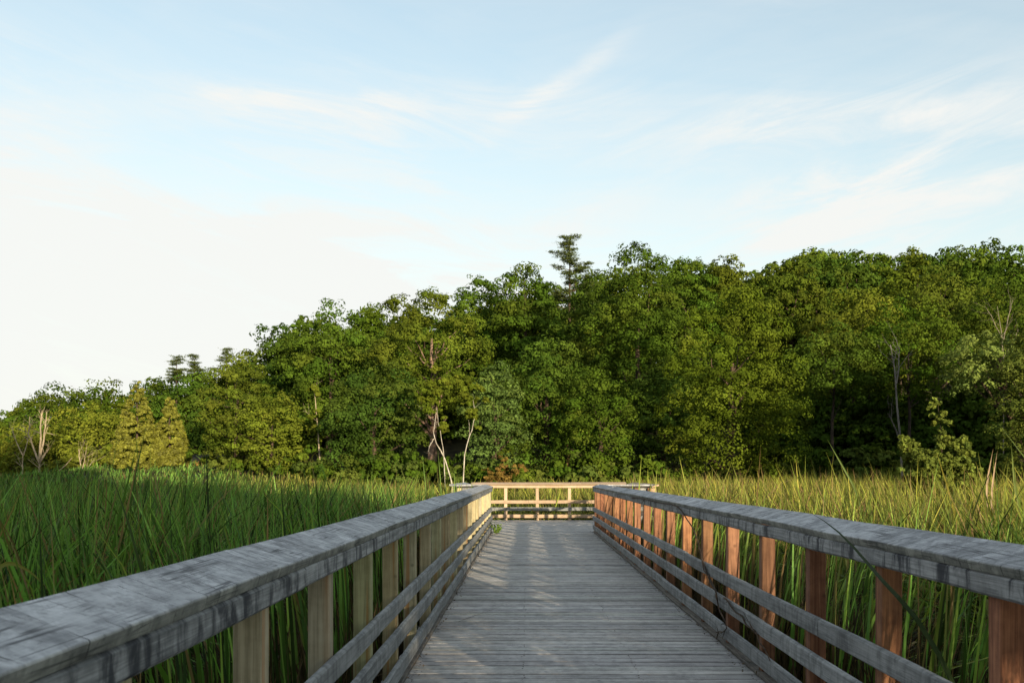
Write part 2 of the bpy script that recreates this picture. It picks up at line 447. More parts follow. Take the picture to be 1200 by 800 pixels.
S20, C20 = math.sin(R(20)), math.cos(R(20))
def marsh():
    r = rng_of(21); mb = MB()
    zones = [(-1.5, 5, 560, 6, 1.0), (5, 10, 340, 5, 1.05), (10, 18, 170, 5, 1.15), (18, 34, 72, 4, 1.5), (34, 60, 26, 3, 2.3), (60, 90, 11, 3, 3.6), (90, 122, 7, 2, 5.0)]
    for (za, zb, dens, segs, wk) in zones:
        xa, xb = -0.62 * zb - 3.5, 0.60 * zb + 3.5
        n = int((xb - xa) * (zb - za) * dens)
        # shoots: several blades fan out from one foot
        nf = n // 5
        fx = r.uniform(xa, xb, nf); fz = r.uniform(za, zb, nf)
        X = np.repeat(fx, 5) + r.normal(0, 0.05, nf * 5); Z = np.repeat(fz, 5) + r.normal(0, 0.05, nf * 5)
        keep = (np.abs(X) < 0.62 * np.maximum(Z, 0) + 3.5)
        walk = (X > XL - 0.27) & (X < XR + 0.27) & (Z < YP + 0.2)
        plat = (X > PXL - 0.3) & (X < PXR + 0.3) & (Z > YP - 0.25) & (Z < YF + 0.35)
        # the bank where the wood begins
        edge = 100 + np.clip(-X, -40, 60) * 0.35
        keep &= ~walk & ~plat & (Z < edge)
        patch = 0.5 + 0.5 * np.sin(X * 0.9 + 1.3 * np.sin(Z * 0.31)) * np.sin(Z * 0.7 + X * 0.23)
        keep &= r.uniform(0, 1, len(X)) < 0.62 + 0.38 * patch
        X, Z, patch = X[keep], Z[keep], patch[keep]
        n = len(X)
        h = r.normal(1.66, 0.2, n) + 0.42 * (patch - 0.5)
        h -= np.where(X < 0, 0.06 + 0.84 * sstep(Z, 20, 75), 0.12 * sstep(Z, 22, 75))
        h += (r.uniform(0, 1, n) < 0.04) * r.uniform(0.05, 0.4, n)
        h *= np.where(r.uniform(0, 1, n) < 0.2, r.uniform(0.55, 0.9, n), 1.0)
        h = np.clip(h, 0.6, 2.45)
        right = X > 0
        
        # around the platform the stand is lower, the far railing shows clear
        nearp = (np.abs(X - 0.6) < 4.5 + (Z - YF) * 0.05) & (Z > YF - 1) & (Z < YF + 45)
        h = np.where(nearp, h * 0.87, h)
        front = (X > XR) & (X < 5.2) & (Z > 14) & (Z < YP + 1)
        h = np.where(front, h * np.where(Z < 20, 1.06, 0.88), h)
        h = np.where((X > XR) & (X < 3.4) & (Z > 4.5) & (Z <= 14), h * .90, h)
        hide = (X < XL) & (X > -4.2) & (Z > 12) & (Z < YP + 1)
        h = np.where(hide, np.maximum(h * 1.06, r.uniform(1.45, 1.9, n)), h)
        w = r.uniform(0.012, 0.036, n) * wk
        az = r.uniform(0, 2 * math.pi, n)
        bias = np.where(right, math.pi * 0.95, 0.2)
        m = r.uniform(0, 1, n) < 0.45
        az = np.where(m, bias + r.normal(0, 0.5, n), az)
        lean = np.abs(r.normal(0.2, 0.18, n))
        dr = np.where(r.uniform(0, 1, n) < 0.38, r.uniform(0.3, 1.25, n), np.abs(r.normal(0.10, 0.10, n)))
        # next to the rails blades stand up so that they do not grow through the boards
        dist = np.minimum(np.abs(X - XL), np.abs(X - XR)); close = (dist < 0.8) & (Z < YP + 1)
        lean = np.where(close, lean * 0.35, lean); dr = np.where(close, dr * 0.2, dr)
        side = np.where(X < 0.375, -1.0, 1.0)
        flip = (dist < 2.1) & (Z < YP + 1) & (np.cos(az) * side < 0)
        az = np.where(flip, math.pi - az, az)
        face = r.uniform(0, math.pi, n)
        # colour: fresh dark green on the left, yellower drier reed painted where sun reaches
        u = X * C20 + Z * S20
        dry = np.clip(sstep(u, 2, 11) * 0.8 + r.normal(0, 0.14, n) + 0.15 * (patch - .5), 0, 1)[:, None]
        green = np.array([0.080, 0.185, 0.034]); yel = np.array([0.185, 0.200, 0.036])
        col = green * (1 - dry) + yel * dry
        col = col * (r.uniform(0.12, 1.0, n) ** 1.3 * 1.9)[:, None]
        pale = r.uniform(0, 1, n) < 0.12
        col[pale] = col[pale] * np.array([1.7, 1.45, 1.6])
        dead = r.uniform(0, 1, n) < 0.04
        col[dead] = np.array([0.22, 0.16, 0.075]) * r.uniform(0.5, 1.2, dead.sum())[:, None]
        gap_shade = (dist < 1.6) & (Z < YP + 1) & (r.uniform(0, 1, n) < 0.78)
        h = np.where(gap_shade, h * .62, h)
        col[gap_shade] = np.array([0.032, 0.028, 0.013]) * r.uniform(0.3, 1.6, gap_shade.sum())[:, None]  # dark brown painted in for the shade behind the rails
        tip = col * np.array([1.15, 1.02, 0.9])
        tb = (r.uniform(0, 1, n) < np.where(right, .16, .07))[:, None]
        tip = np.where(tb, np.array([0.24, 0.15, 0.065])[None, :], tip)
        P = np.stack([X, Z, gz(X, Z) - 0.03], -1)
        if zb <= 18:           # last year's brown thatch at the feet, its dark tone also stands in for shade
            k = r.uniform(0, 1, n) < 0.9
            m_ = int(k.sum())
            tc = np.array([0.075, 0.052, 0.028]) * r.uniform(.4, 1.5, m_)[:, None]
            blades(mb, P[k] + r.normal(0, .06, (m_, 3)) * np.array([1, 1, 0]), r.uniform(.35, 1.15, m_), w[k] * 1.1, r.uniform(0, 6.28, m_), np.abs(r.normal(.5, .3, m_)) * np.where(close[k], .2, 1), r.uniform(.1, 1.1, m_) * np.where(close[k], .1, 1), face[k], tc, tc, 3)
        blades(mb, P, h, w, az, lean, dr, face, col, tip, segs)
    o = mb.build('cattails', GRASS)
    tag(o, 'dense stand of green and yellowing cattail leaves filling the marsh', 'cattails', kind='stuff')
marsh()

# ------------------------------------------------------------------ foliage
def leaves(mb, C, size, nrmv, col, r, aspect=0.55):
    n = len(C)
    a = nrm(np.cross(nrmv, r.normal(0, 1, (n, 3)))); b = np.cross(nrmv, a)
    l = (size * r.uniform(0.7, 1.3, n))[:, None]
    w = l * aspect
    bend_ = nrmv * l * r.uniform(-0.12, 0.12, n)[:, None]
    V = np.stack([C + a * l + bend_, C + b * w, C - a * l + bend_, C - b * w], 1).reshape(-1, 3)
    Q = np.arange(n * 4).reshape(-1, 4)
    mb.add(V, Q, np.repeat(col, 4, axis=0))

def env(shape, h):
    if shape == 'dome':
        return np.where(h > 0.35, np.sqrt(np.clip(1 - ((h - 0.35) / 0.65) ** 2, 0, 1)), 0.72 + 0.28 * h / 0.35)
    if shape == 'tall':
        return np.where(h > 0.45, np.sqrt(np.clip(1 - ((h - 0.45) / 0.55) ** 2, 0, 1)), 0.8 + 0.2 * h / 0.45)
    if shape == 'round':
        return np.sqrt(np.clip(1 - ((h - 0.5) / 0.5) ** 2, 0.02, 1))
    if shape == 'cone':
        return np.clip(1.0 - h, 0, 1) ** 0.8 * (0.8 + 0.2 * np.minimum(h * 6, 1)) + 0.03
    if shape == 'flat':
        return np.where(h > 0.3, np.clip(1 - ((h - 0.3) / 0.7) ** 3, 0, 1) ** 0.5, 0.55 + 0.45 * h / 0.3)

def crown_lobes(r, z0, z1, rad, shape, lobe, fill=1.0, squash=1.0):
    hh = z1 - z0
    N = int(max(7, fill * (2 * math.pi * rad * hh * 0.8 + math.pi * rad ** 2) / (lobe ** 2 * 2.0)))
    out = []; tries = 0
    while len(out) < N and tries < N * 30:
        tries += 1
        h = r.uniform(0.02, 0.97)
        e = float(env(shape, np.array(h)))
        if r.uniform() > e + 0.12: continue
        th = r.uniform(0, 2 * math.pi)
        q = e * rad * (r.uniform(0.25, 1.0) ** 0.5)
        q = max(0.0, q - lobe * 0.55) * r.uniform(0.78, 1.2)
        c = np.array([q * math.cos(th), q * math.sin(th) * squash, z0 + h * hh - lobe * 0.4 * h])
        if any(np.linalg.norm(c - o[0]) < lobe * 0.9 for o in out) : continue
        out.append((c, lobe * r.uniform(0.7, 1.25)))
    return out

def crown(mb, r, lobes, n_leaf, size, col, var=0.16, axis=(0, 0, 0), yellow=0.0, flat=0.8, loose=0.0):
    sub = 16
    per = max(5, int(n_leaf / (len(lobes) * sub)))
    axis = np.asarray(axis, float)
    for (c, rl) in lobes:
        out = c - axis; out = np.array([out[0], out[1], abs(out[2]) * 0.3 + 0.5]); out /= max(np.linalg.norm(out), 1e-6)
        dv = nrm(r.normal(0, 1, (sub, 3)) + out * 0.9)
        dv[:, 2] = np.where(dv[:, 2] < -0.25, -dv[:, 2], dv[:, 2])
        sc = c + dv * rl * r.uniform(0.6, 1.08, (sub, 1)) * np.array([1, 1, 0.8])
        rs = rl * r.uniform(0.19, 0.37, sub)
        lt = r.normal(1.0, var * 0.6); yl = np.clip(r.normal(yellow, 0.10), 0, 1)
        st = np.clip(lt * r.normal(1.0, var * 0.6, sub), .35, 1.8)
        idx = np.repeat(np.arange(sub), per)
        g = nrm(r.normal(0, 1, (len(idx), 3)) + dv[idx] * 0.55)
        pos = sc[idx] + g * (rs[idx] * r.uniform(0.72 - 0.6 * loose, 1.12 + 0.5 * loose, len(idx)))[:, None] * np.array([1.1, 1.1, flat])
        nv = nrm(g * 1.0 + dv[idx] * 0.45 + r.normal(0, 0.20 + 0.5 * loose, g.shape))
        k = (st[idx] * r.uniform(0.86, 1.14, len(idx)))[:, None]
        base = np.asarray(col)[None, :] * (1 - yl) + yl * np.array([0.155, 0.155, 0.020])[None, :]
        leaves(mb, pos, np.full(len(pos), size), nv, np.clip(base * k, 0.003, 0.8), r, 0.72)

def limbs(mb, r, base, top, rad, lobes, nl, tint=None, n=6):
    pts = bend(base, top, 7, 0.018, r)
    rr = np.linspace(rad, rad * 0.28, 7); rr[0] *= 1.3
    tube(mb, pts, rr, n + 2, tint)
    pick = r.permutation(len(lobes))[:nl]
    for i in pick:
        c, rl = lobes[i]
        f = np.clip((c[2] - base[2]) / max(top[2] - base[2], .1) - r.uniform(0.15, 0.35), 0.2, 0.92)
        k = int(f * 6)
        s = pts[k] + (pts[min(k + 1, 6)] - pts[k]) * (f * 6 - k)
        q = bend(s, c, 6, 0.06, r)
        r0 = rad * (1 - 0.7 * f) * 0.5
        tube(mb, q, np.linspace(r0, r0 * 0.22, 6), n, tint)

GREEN = np.array([0.053, 0.096, 0.009])
OLIVE = np.array([0.086, 0.124, 0.011])
DARKG = np.array([0.044, 0.082, 0.010])
LIGHT = np.array([0.095, 0.140, 0.026])
GOLD = np.array([0.165, 0.172, 0.020])

def broadleaf(name, label, px, ytop, wpx, Z, col, shape='dome', ybot=None, seed=0, cat='tree', group=None, lobe=None, dens=1.0, yellow=0.04,
              barkm=None, nl=9, leafk=1.0, trunkx=0.0, tr=None, fill=0.95, var=0.24):
    r = rng_of(1000 + seed)
    col = np.asarray(col) * [.88, 1.05, .8, 1.12, .92, 1.0][(seed * 7) % 6] * np.array([r.uniform(.9, 1.1), 1.0, r.uniform(.85, 1.3)])
    top = at(px, ytop, Z); X = top[0]; g = float(gz(X, Z))
    rad = wpx / F * Z * 0.5
    H = top[2] - g
    z0 = max(0.25, (at(px, ybot, Z)[2] - g)) if ybot else H * 0.10
    root = empty(name, (X, Z, g), label, cat, group)
    lobe = lobe or np.clip(rad * 0.36, 0.8, 2.5)
    lb = crown_lobes(r, z0, H, rad, shape, lobe, fill)
    size = 0.00112 * Z * leafk + 0.010
    area = wpx * max(20, (555 - ytop if not ybot else ybot - ytop)) * 0.75
    n = dens * 4.4 * area / ((size * 2 * F / Z) ** 2 * 0.36)
    mb = MB()
    ax = np.array([0, 0, z0 + 0.45 * (H - z0)])
    crown(mb, r, lb, n, size, col, axis=ax, yellow=yellow, var=var)
    W = np.array(root.location)
    for i in range(len(mb.V)): mb.V[i] = mb.V[i] + W
    mb.build('crown', LEAF, root)
    mb = MB()
    limbs(mb, r, np.array([trunkx, 0, -0.3]), np.array([trunkx * .3, 0, z0 + 0.6 * (H - z0)]), tr or (0.12 + 0.017 * H), lb, nl)
    for i in range(len(mb.V)): mb.V[i] = mb.V[i] + W
    mb.build('trunk', barkm or BARK, root)
    return root

WOOD = 'trees along the edge of the wood'
HEROES = [
 # px, ytop, width, Z, colour, shape, ybot, kw, label
 (2, 482, 84, 165, GREEN, 'dome', None, {}, 'lowest round green tree at the far left end of the wood'),
 (62, 452, 92, 150, DARKG, 'dome', None, {}, 'dark green tree with a low domed top above the bare pale trunks'),
 (112, 445, 84, 152, GREEN, 'dome', None, {}, 'broad domed green tree left of the golden cedars'),
 (96, 474, 92, 132, OLIVE * 1.1, 'round', None, {'yellow': .55}, 'yellow green rounded tree just left of the golden cedars, behind a forked pale stem'),
 (14, 498, 74, 134, OLIVE * 1.15, 'round', None, {'yellow': .6}, 'small yellow green tree at the left edge behind the thinnest bare trunk'),
 (56, 500, 60, 138, OLIVE * 1.1, 'round', None, {'yellow': .45}, 'low olive bushy tree between two bare pale trunks on the left'),
 (176, 441, 84, 158, GREEN, 'dome', None, {}, 'green tree rising just behind the tops of the golden cedars'),
 (226, 428, 90, 150, GREEN, 'dome', None, {'yellow': .1}, 'flat topped green tree under two thin pine tops, right of the golden cedars'),
 (278, 414, 90, 100, OLIVE, 'tall', None, {'yellow': .25, 'var': .22}, 'feathery olive tree with a short pale limb showing, right of the dark gap'),
 (318, 462, 86, 95, OLIVE, 'dome', None, {'yellow': .4}, 'yellowish low tree standing left of a thin pole sapling'),
 (330, 378, 90, 128, DARKG, 'dome', None, {}, 'dark loose crowned tree where the skyline steps up left of the tall pale green crown'),
 (386, 354, 116, 110, GREEN, 'tall', None, {'yellow': .1}, 'tall fresh green tree with small sky holes in its top'),
 (440, 424, 124, 87, DARKG, 'dome', None, {'yellow': 0.03}, 'dense dark green rounded tree with an orange lit trunk, left of the birches'),
 (432, 350, 56, 122, GREEN, 'dome', None, {}, 'narrow tree with a ragged top between the tall fresh green tree and the oak'),
 (506, 334, 146, 103, OLIVE * .95, 'dome', 490, {'nl': 18, 'yellow': .05, 'fill': .72, 'tr': .42, 'barkm': OAKBARK}, 'wide oak with bare pinkish limbs showing inside its round crown'),
 (560, 322, 84, 126, GREEN, 'dome', None, {}, 'dark green tree top directly right of and above the oak'),
 (616, 309, 104, 116, GREEN, 'dome', None, {'yellow': .06}, 'green tree with a broad shoulder just left of the lone pine'),
 (692, 318, 92, 102, GREEN, 'tall', None, {}, 'green crown just below and right of the lone pine'),
 (748, 284, 124, 93, GREEN, 'tall', None, {'nl': 12, 'yellow': .03}, 'tallest clumpy green tree in the middle, right of the lone pine'),
 (806, 296, 84, 116, GREEN, 'dome', None, {'yellow': .08}, 'tree adjoining the tallest middle tree on its right shoulder'),
 (846, 301, 66, 128, OLIVE * .8, 'dome', None, {}, 'small pale domed tree top left of the notch in the skyline'),
 (858, 338, 164, 74, OLIVE * .72, 'tall', None, {'nl': 14, 'lobe': 1.6}, 'huge olive green tree whose crown bulges out beside the dark hollow'),
 (580, 424, 76, 81, LIGHT, 'tall', None, {'yellow': .03}, 'light green leafy tree directly right of the white birches'),
 (640, 392, 112, 84, GREEN, 'dome', None, {'yellow': .05, 'nl': 5}, 'layered green maple in front of the middle of the wood'),
 (702, 430, 100, 79, GREEN * 1.05, 'dome', None, {'yellow': .08}, 'bushy green maple with a few yellow sprays, below the tallest middle tree'),
 (776, 420, 96, 89, DARKG * 1.15, 'dome', None, {}, 'dark leafy tree at the left foot of the huge olive green tree'),
 (926, 300, 88, 112, OLIVE * .85, 'dome', None, {'yellow': .12}, 'yellowish green tree right of the notch in the skyline'),
 (962, 287, 84, 126, OLIVE * .9, 'dome', 420, {'yellow': .05}, 'tree with a pale twiggy top on the skyline right of the notch'),
 (1000, 338, 128, 100, OLIVE * .9, 'round', 470, {'yellow': .22}, 'yellow tinged crown above the dark hollow on the right'),
 (976, 384, 104, 88, GREEN, 'flat', 476, {'barkm': DARKBARK, 'tr': .2}, 'low spreading green crown roofing the left part of the dark hollow'),
 (1062, 356, 118, 90, GREEN, 'flat', 474, {'yellow': .1, 'barkm': DARKBARK, 'tr': .2}, 'green crown roofing the middle of the dark hollow above the bare snag'),
 (1096, 318, 112, 108, OLIVE * .8, 'dome', 440, {'yellow': .08}, 'olive tree midway up the right hillside'),
 (1168, 330, 110, 96, GREEN, 'dome', 470, {}, 'dull green tree on the right hillside with bare twigs against it'),
 (1150, 392, 92, 52, LIGHT * 1.15, 'flat', 462, {'yellow': .12, 'nl': 8, 'trunkx': 2.6}, 'bright green maple bough hanging out over the right side of the hollow'),
 (1206, 356, 76, 50, LIGHT * .7, 'tall', None, {'yellow': .1}, 'nearest leafy tree cut by the right edge of the picture'),
]
for i, (px, yt, w, Z, col, shp, yb, kw, lab) in enumerate(HEROES):
    broadleaf('broadleaf_tree', lab, px, yt, w, Z, col, shp, yb, seed=i, group=WOOD, **kw)

# golden cedars
def cedar(label, px, ytop, wpx, Z, seed, col):
    r = rng_of(seed); top = at(px, ytop, Z); g = float(gz(top[0], Z)); H = top[2] - g; rad = wpx / F * Z / 2
    root = empty('cedar_tree', (top[0], Z, g), label, 'cedar', 'golden cedars')
    W = np.array(root.location)
    mb = MB()
    n = 420
    h = 1 - np.sqrt(r.uniform(0.0, 1, n)) * 0.98
    th = r.uniform(0, 2 * math.pi, n)
    q = env('cone', h) * rad * r.uniform(0.72, 1.05, n)
    lb = [(np.array([q[i] * math.cos(th[i]), q[i] * math.sin(th[i]), 0.2 + h[i] * (H - 0.3)]), 0.20 + 0.26 * (1 - h[i])) for i in range(n)]
    crown(mb, r, lb, 37000, 0.10, col, var=0.3, axis=(0, 0, H * .3), yellow=0.35, flat=1.5)
    for i in range(len(mb.V)): mb.V[i] += W
    mb.build('crown', NEEDLE, root)
    mb = MB(); tube(mb, bend((0, 0, -.2), (0, 0, H * .95), 6, .004, r) + W, np.linspace(.2, .03, 6), 7); mb.build('trunk', BARK, root)
cedar('taller golden cedar with a narrow pointed top, left one of the pair', 158, 443, 58, 107, 301, GOLD)
cedar('shorter golden cedar leaning against its taller neighbour, beside the dark gap', 197, 464, 46, 108, 302, GOLD * .95)

# pines with tiered flat branches
def pine(label, px, ytop, hpx, wpx, Z, seed, tiers):
    r = rng_of(seed); top = at(px, ytop, Z); g = float(gz(top[0], Z)); H = top[2] - g; rad = wpx / F * Z / 2
    root = empty('pine_tree', (top[0], Z, g), label, 'pine', 'pines standing above the wood')
    W = np.array(root.location); hc = hpx / F * Z
    lf, tb = MB(), MB()
    tube(tb, bend((0, 0, -.2), (0, 0, H - .1), 9, .004, r) + W, np.linspace(.3, .03, 9), 7)
    for k in range(tiers * 5):
        f = np.clip((k + r.uniform(-1.5, 1.5)) / (tiers * 5), 0.03, 1)
        z = H - hc * f
        L = rad * (0.22 + 0.78 * f ** 0.7) * (r.uniform(0.3, 1.0) if k % 3 else r.uniform(.8, 1.15))
        th = r.uniform(0, 2 * math.pi)
        a = np.array([0, 0, z - L * .12]); b = np.array([math.cos(th) * L, math.sin(th) * L, z + L * r.uniform(-0.03, 0.16)])
        p = bend(a, b, 5, .05, r)
        tube(tb, p + W, np.linspace(.06, .012, 5), 4)
        for q in range(int(4 + 5 * L)):
            t0 = r.uniform(.35, 1.05); c0 = a + (b - a) * t0 + r.normal(0, 1, 3) * np.array([.3, .3, .08]); m = 26
            c = c0 + r.normal(0, 1, (m, 3)) * np.array([.24, .24, .055])
            nv = nrm(r.normal(0, .6, (m, 3)) + np.array([0, 0, 1.0]))
            leaves(lf, c + W, np.full(m, .13), nv, np.array([.085, .115, .024])[None, :] * r.uniform(.6, 1.35, (m, 1)), r, 0.3)
    lf.build('crown', NEEDLE, root); tb.build('trunk', BARK, root)
pine('lone pine with flat layered branches standing above the middle of the skyline', 668, 275, 88, 76, 120, 401, 9)
pine('small thin pine top nearest the golden cedars on the left skyline', 205, 416, 30, 26, 148, 402, 4)
pine('wispy pine top on the left skyline, second from the cedars', 227, 415, 30, 28, 149, 403, 4)
pine('pointed pine top on the left skyline beside the tree with sky holes', 264, 407, 34, 30, 140, 404, 4)

# bare stems
def twig_tree(mb, r, p, d, L, rad, depth, spread=0.5, W=0, kids=3):
    q = bend(p, p + d * L, 6, 0.03, r)
    tube(mb, q + W, np.linspace(rad, rad * 0.5, 6), 6 if depth > 1 else 4)
    if depth <= 0: return
    for k in range(kids):
        i = int(r.integers(2, 6)); nd = nrm(d + r.normal(0, spread, 3) + np.array([0, 0, .15]))
        twig_tree(mb, r, q[i], nd, L * r.uniform(0.45, 0.7), rad * (0.5 if i > 3 else .42), depth - 1, spread, W, kids)

def stem_tree(name, label, cat, paths, Z, mat, seed, r0, leafcl=None, group=None, twigs=0, leafcol=None):
    """trunks given as photo polylines at distance Z; branches and leaf tufts added"""
    r = rng_of(seed)
    b = at(*paths[0][0], Z); g = float(gz(b[0], Z))
    root = empty(name, (b[0], Z, g), label, cat, group)
    mb = MB(); ends = []
    for k, pth in enumerate(paths):
        pts = np.array([at(x, y, Z) for x, y in pth])
        pts[:, 1] += np.linspace(0, r.normal(0, .5), len(pts)) if k else 0
        if k == 0 or pth[0][1] > 548: pts[0, 2] = gz(pts[0, 0], Z) - .2
        f = np.linspace(0, 1, len(pts)); ff = np.linspace(0, 1, 10)
        pp = np.stack([np.interp(ff, f, pts[:, i]) for i in range(3)], -1)
        pp[1:] += r.normal(0, 0.02, (9, 3))
        rr = np.linspace(r0, r0 * .3, 10) * (1.0 if k == 0 else .7)
        tube(mb, pp, rr, 7)
        for _ in range(twigs):
            i = int(r.integers(4, 9)); d = nrm(pp[-1] - pp[0]); nd = nrm(d + r.normal(0, .6, 3))
            twig_tree(mb, r, pp[i], nd, r.uniform(.8, 1.8), rr[i] * .5, 1, .5, 0, 2)
    mb.build('trunk', mat, root, smooth=True)
    if leafcl:
        lf = MB()
        for (x, y, wr) in leafcl:
            c = at(x, y, Z); R_ = wr / F * Z
            lb = [(c + r.normal(0, 1, 3) * R_ * np.array([.5, .5, .55]), R_ * r.uniform(.3, .5)) for _ in range(9)]
            crown(lf, r, lb, 2200, .0011 * Z, leafcol if leafcol is not None else OLIVE, var=.2, axis=c, yellow=.25, loose=.9)
        lf.build('crown', LEAF, root)
    return root

DEAD = 'bare pale trees at the left edge of the wood'
stem_tree('bare_tree', 'thinnest bare pale tree, nearest the left edge of the picture', 'dead tree', [[(22, 568), (22, 545), (23, 533)], [(23, 534), (17, 522), (13, 512), (10, 500)], [(23, 534), (26, 522), (28, 508), (30, 490)]], 117, BARK_PALE, 501, .11, group=DEAD, twigs=6)
stem_tree('bare_tree', 'thickest bare pale tree, its trunk forking into tall branches', 'dead tree', [[(41, 568), (42, 552), (42, 540)], [(42, 541), (35, 524), (29, 508), (30, 488)], [(42, 541), (44, 515), (45, 492), (47, 480)], [(42, 541), (47, 520), (49, 500), (51, 482)], [(43, 541), (49, 531), (54, 524)]], 116, BARK_PALE, 502, .19, group=DEAD, twigs=6)
stem_tree('bare_tree', 'bare leaning pale stem slanting up to the right of the forked trunk', 'dead tree', [[(47, 569), (58, 557), (70, 548), (81, 536)]], 115, BARK_PALE, 503, .10, group=DEAD)
stem_tree('bare_tree', 'bare pale tree with several slender upright stems left of the golden cedars', 'dead tree', [[(93, 570), (92, 552), (90, 538), (89, 526)], [(93, 568), (94, 550), (98, 536), (100, 528)], [(92, 562), (97, 548), (103, 538)]], 115, BARK_PALE, 504, .10, group=DEAD, twigs=5)
stem_tree('birch_tree', 'white birch with crossing leaning stems, left of the pair', 'birch', [[(533, 562), (523, 540), (513, 522), (508, 512), (509, 495), (512, 478)], [(523, 556), (520, 535), (519, 520), (514, 498), (512, 480)], [(508, 514), (504, 522), (503, 530)]], 76, BARK_BIRCH, 505, .055, [(506, 470, 14), (514, 455, 15), (520, 500, 10), (535, 448, 9)], 'white birches in front of the wood', 1)
stem_tree('birch_tree', 'white birch with a single curving stem, right of the pair', 'birch', [[(542, 560), (544, 535), (549, 515), (554, 500), (557, 485), (554, 468)]], 76, BARK_BIRCH, 506, .05, [(553, 470, 13), (556, 488, 11), (549, 452, 9), (560, 455, 9)], 'white birches in front of the wood', 2)
stem_tree('pole_sapling', 'thin pale pole sapling with sparse leaves in front of the tall fresh green tree', 'sapling', [[(374, 556), (373, 520), (370, 480), (367, 450)]], 92, BARK_PALE, 507, .08, [(370, 485, 8), (368, 460, 8), (375, 505, 8)], None, 2)
stem_tree('dead_snag', 'thin grey dead snag with side twigs standing in the dark hollow', 'dead tree', [[(1056, 556), (1053, 520), (1048, 460), (1046, 430), (1041, 405)], [(1048, 450), (1053, 430), (1055, 405)], [(1053, 518), (1043, 500), (1036, 485)]], 70, bark('grey_dead_wood', (.10, .09, .08), (.22, .20, .18)), 508, .1, None, None, 4)
stem_tree('bare_branch_tree', 'fan of bare grey twigs against the dull green tree on the right hillside', 'dead tree', [[(1172, 470), (1172, 430), (1170, 395), (1165, 360)], [(1172, 400), (1158, 375), (1148, 360)], [(1172, 400), (1178, 370), (1183, 350)], [(1172, 420), (1185, 400), (1192, 385)]], 89, bark('dry_twig_bark', (.12, .10, .08), (.26, .22, .17)), 509, .06, None, None, 3)
stem_tree('broken_trunk', 'short orange brown broken trunk showing through the maple leaves', 'tree trunk', [[(667, 556), (666, 540), (663, 512)]], 83.4, bark('orange_bark', (.17, .08, .045), (.34, .17, .10)), 510, .27)

# shrubs
def shrub(name, label, px, ytop, wpx, Z, col, seed, yel=.1, n=2600, size=.05, stems=6, spiky=False, cat='shrub', hmin=.2):
    r = rng_of(seed); top = at(px, ytop, Z); g = float(gz(top[0], Z)); H = top[2] - g; rad = wpx / F * Z / 2
    root = empty(name, (top[0], Z, g), label, cat); W = np.array(root.location)
    lf, tb = MB(), MB(); lb = []
    for k in range(stems):
        f = 1.0 if k == 0 else r.uniform(.35, .75)
        th = r.uniform(0, 2 * math.pi); q = 0 if k == 0 else rad * r.uniform(.5, 1.0)
        e = np.array([q * math.cos(th), q * math.sin(th), H * f])
        p = bend((0, 0, -.1), e, 7, .03, r)
        tube(tb, p + W, np.linspace(.022, .006, 7), 5)
        L_ = np.linalg.norm(e)
        for q_ in np.linspace(.18, 1.0, max(5, int(L_ / (rad * .16)))):
            i = min(5, int(q_ * 6)); c = p[i] + (p[i + 1] - p[i]) * (q_ * 6 - i)
            s_ = rad * (.10 + .14 * (1 - q_)) * r.uniform(.6, 1.4)
            for _ in range(2):
                lb.append((c + r.normal(0, 1, 3) * s_ * np.array([1, 1, .5]), s_ * r.uniform(.6, 1.1)))
    crown(lf, r, lb, n, size, col, var=.3, axis=(0, 0, H * .4), yellow=yel, loose=1.0)
    for i in range(len(lf.V)): lf.V[i] += W
    lf.build('foliage', LEAF, root); tb.build('stem', BARK, root)
shrub('leafy_sapling', 'sunlit yellow green sapling standing alone in the grass before the dark hollow', 1096, 474, 82, 30, np.array([.105, .145, .028]), 601, .2, 12000, .055, 26, cat='sapling')
shrub('shrub', 'reddish brown shrub at the foot of the wood behind the far railing', 590, 536, 56, 78, np.array([.15, .085, .028]), 602, .25, 7000, .09, 8)
shrub('shrub', 'rusty low shrub at the foot of the dark gap beside the golden cedars', 234, 548, 34, 110, np.array([.17, .10, .035]), 603, .2, 2600, .16, 7)

# undergrowth and the woodland mass
def undergrowth():
    r = rng_of(61); mb = MB()
    for px in np.arange(-90, 1240, 9.0):
        if 214 < px < 246: continue
        Z = np.interp(px, [-90, 205, 225, 400, 600, 800, 900, 1000, 1150, 1240], [125, 122, 106, 88, 80, 76, 76, 90, 84, 70]) + r.normal(0, 1.2)
        X = (px - 617) / F * Z; g = float(gz(X, Z))
        if r.uniform() < .25: continue
        hgt = r.uniform(0.9, 3.2)
        lb = [(np.array([X + r.normal(0, .8), Z + r.normal(0, .8), g + r.uniform(.3, hgt)]), r.uniform(.5, .9)) for _ in range(7)]
        crown(mb, r, lb, 900, .15, (OLIVE if px < 210 else GREEN) if r.uniform() < .6 else LIGHT * .8, axis=(X, Z, g), yellow=max(0, r.normal(.45 if px < 210 else .08, .12)))
    tag(mb.build('undergrowth', LEAF), 'leafy undergrowth crowding the foot of the wood', 'undergrowth', kind='stuff')
undergrowth()

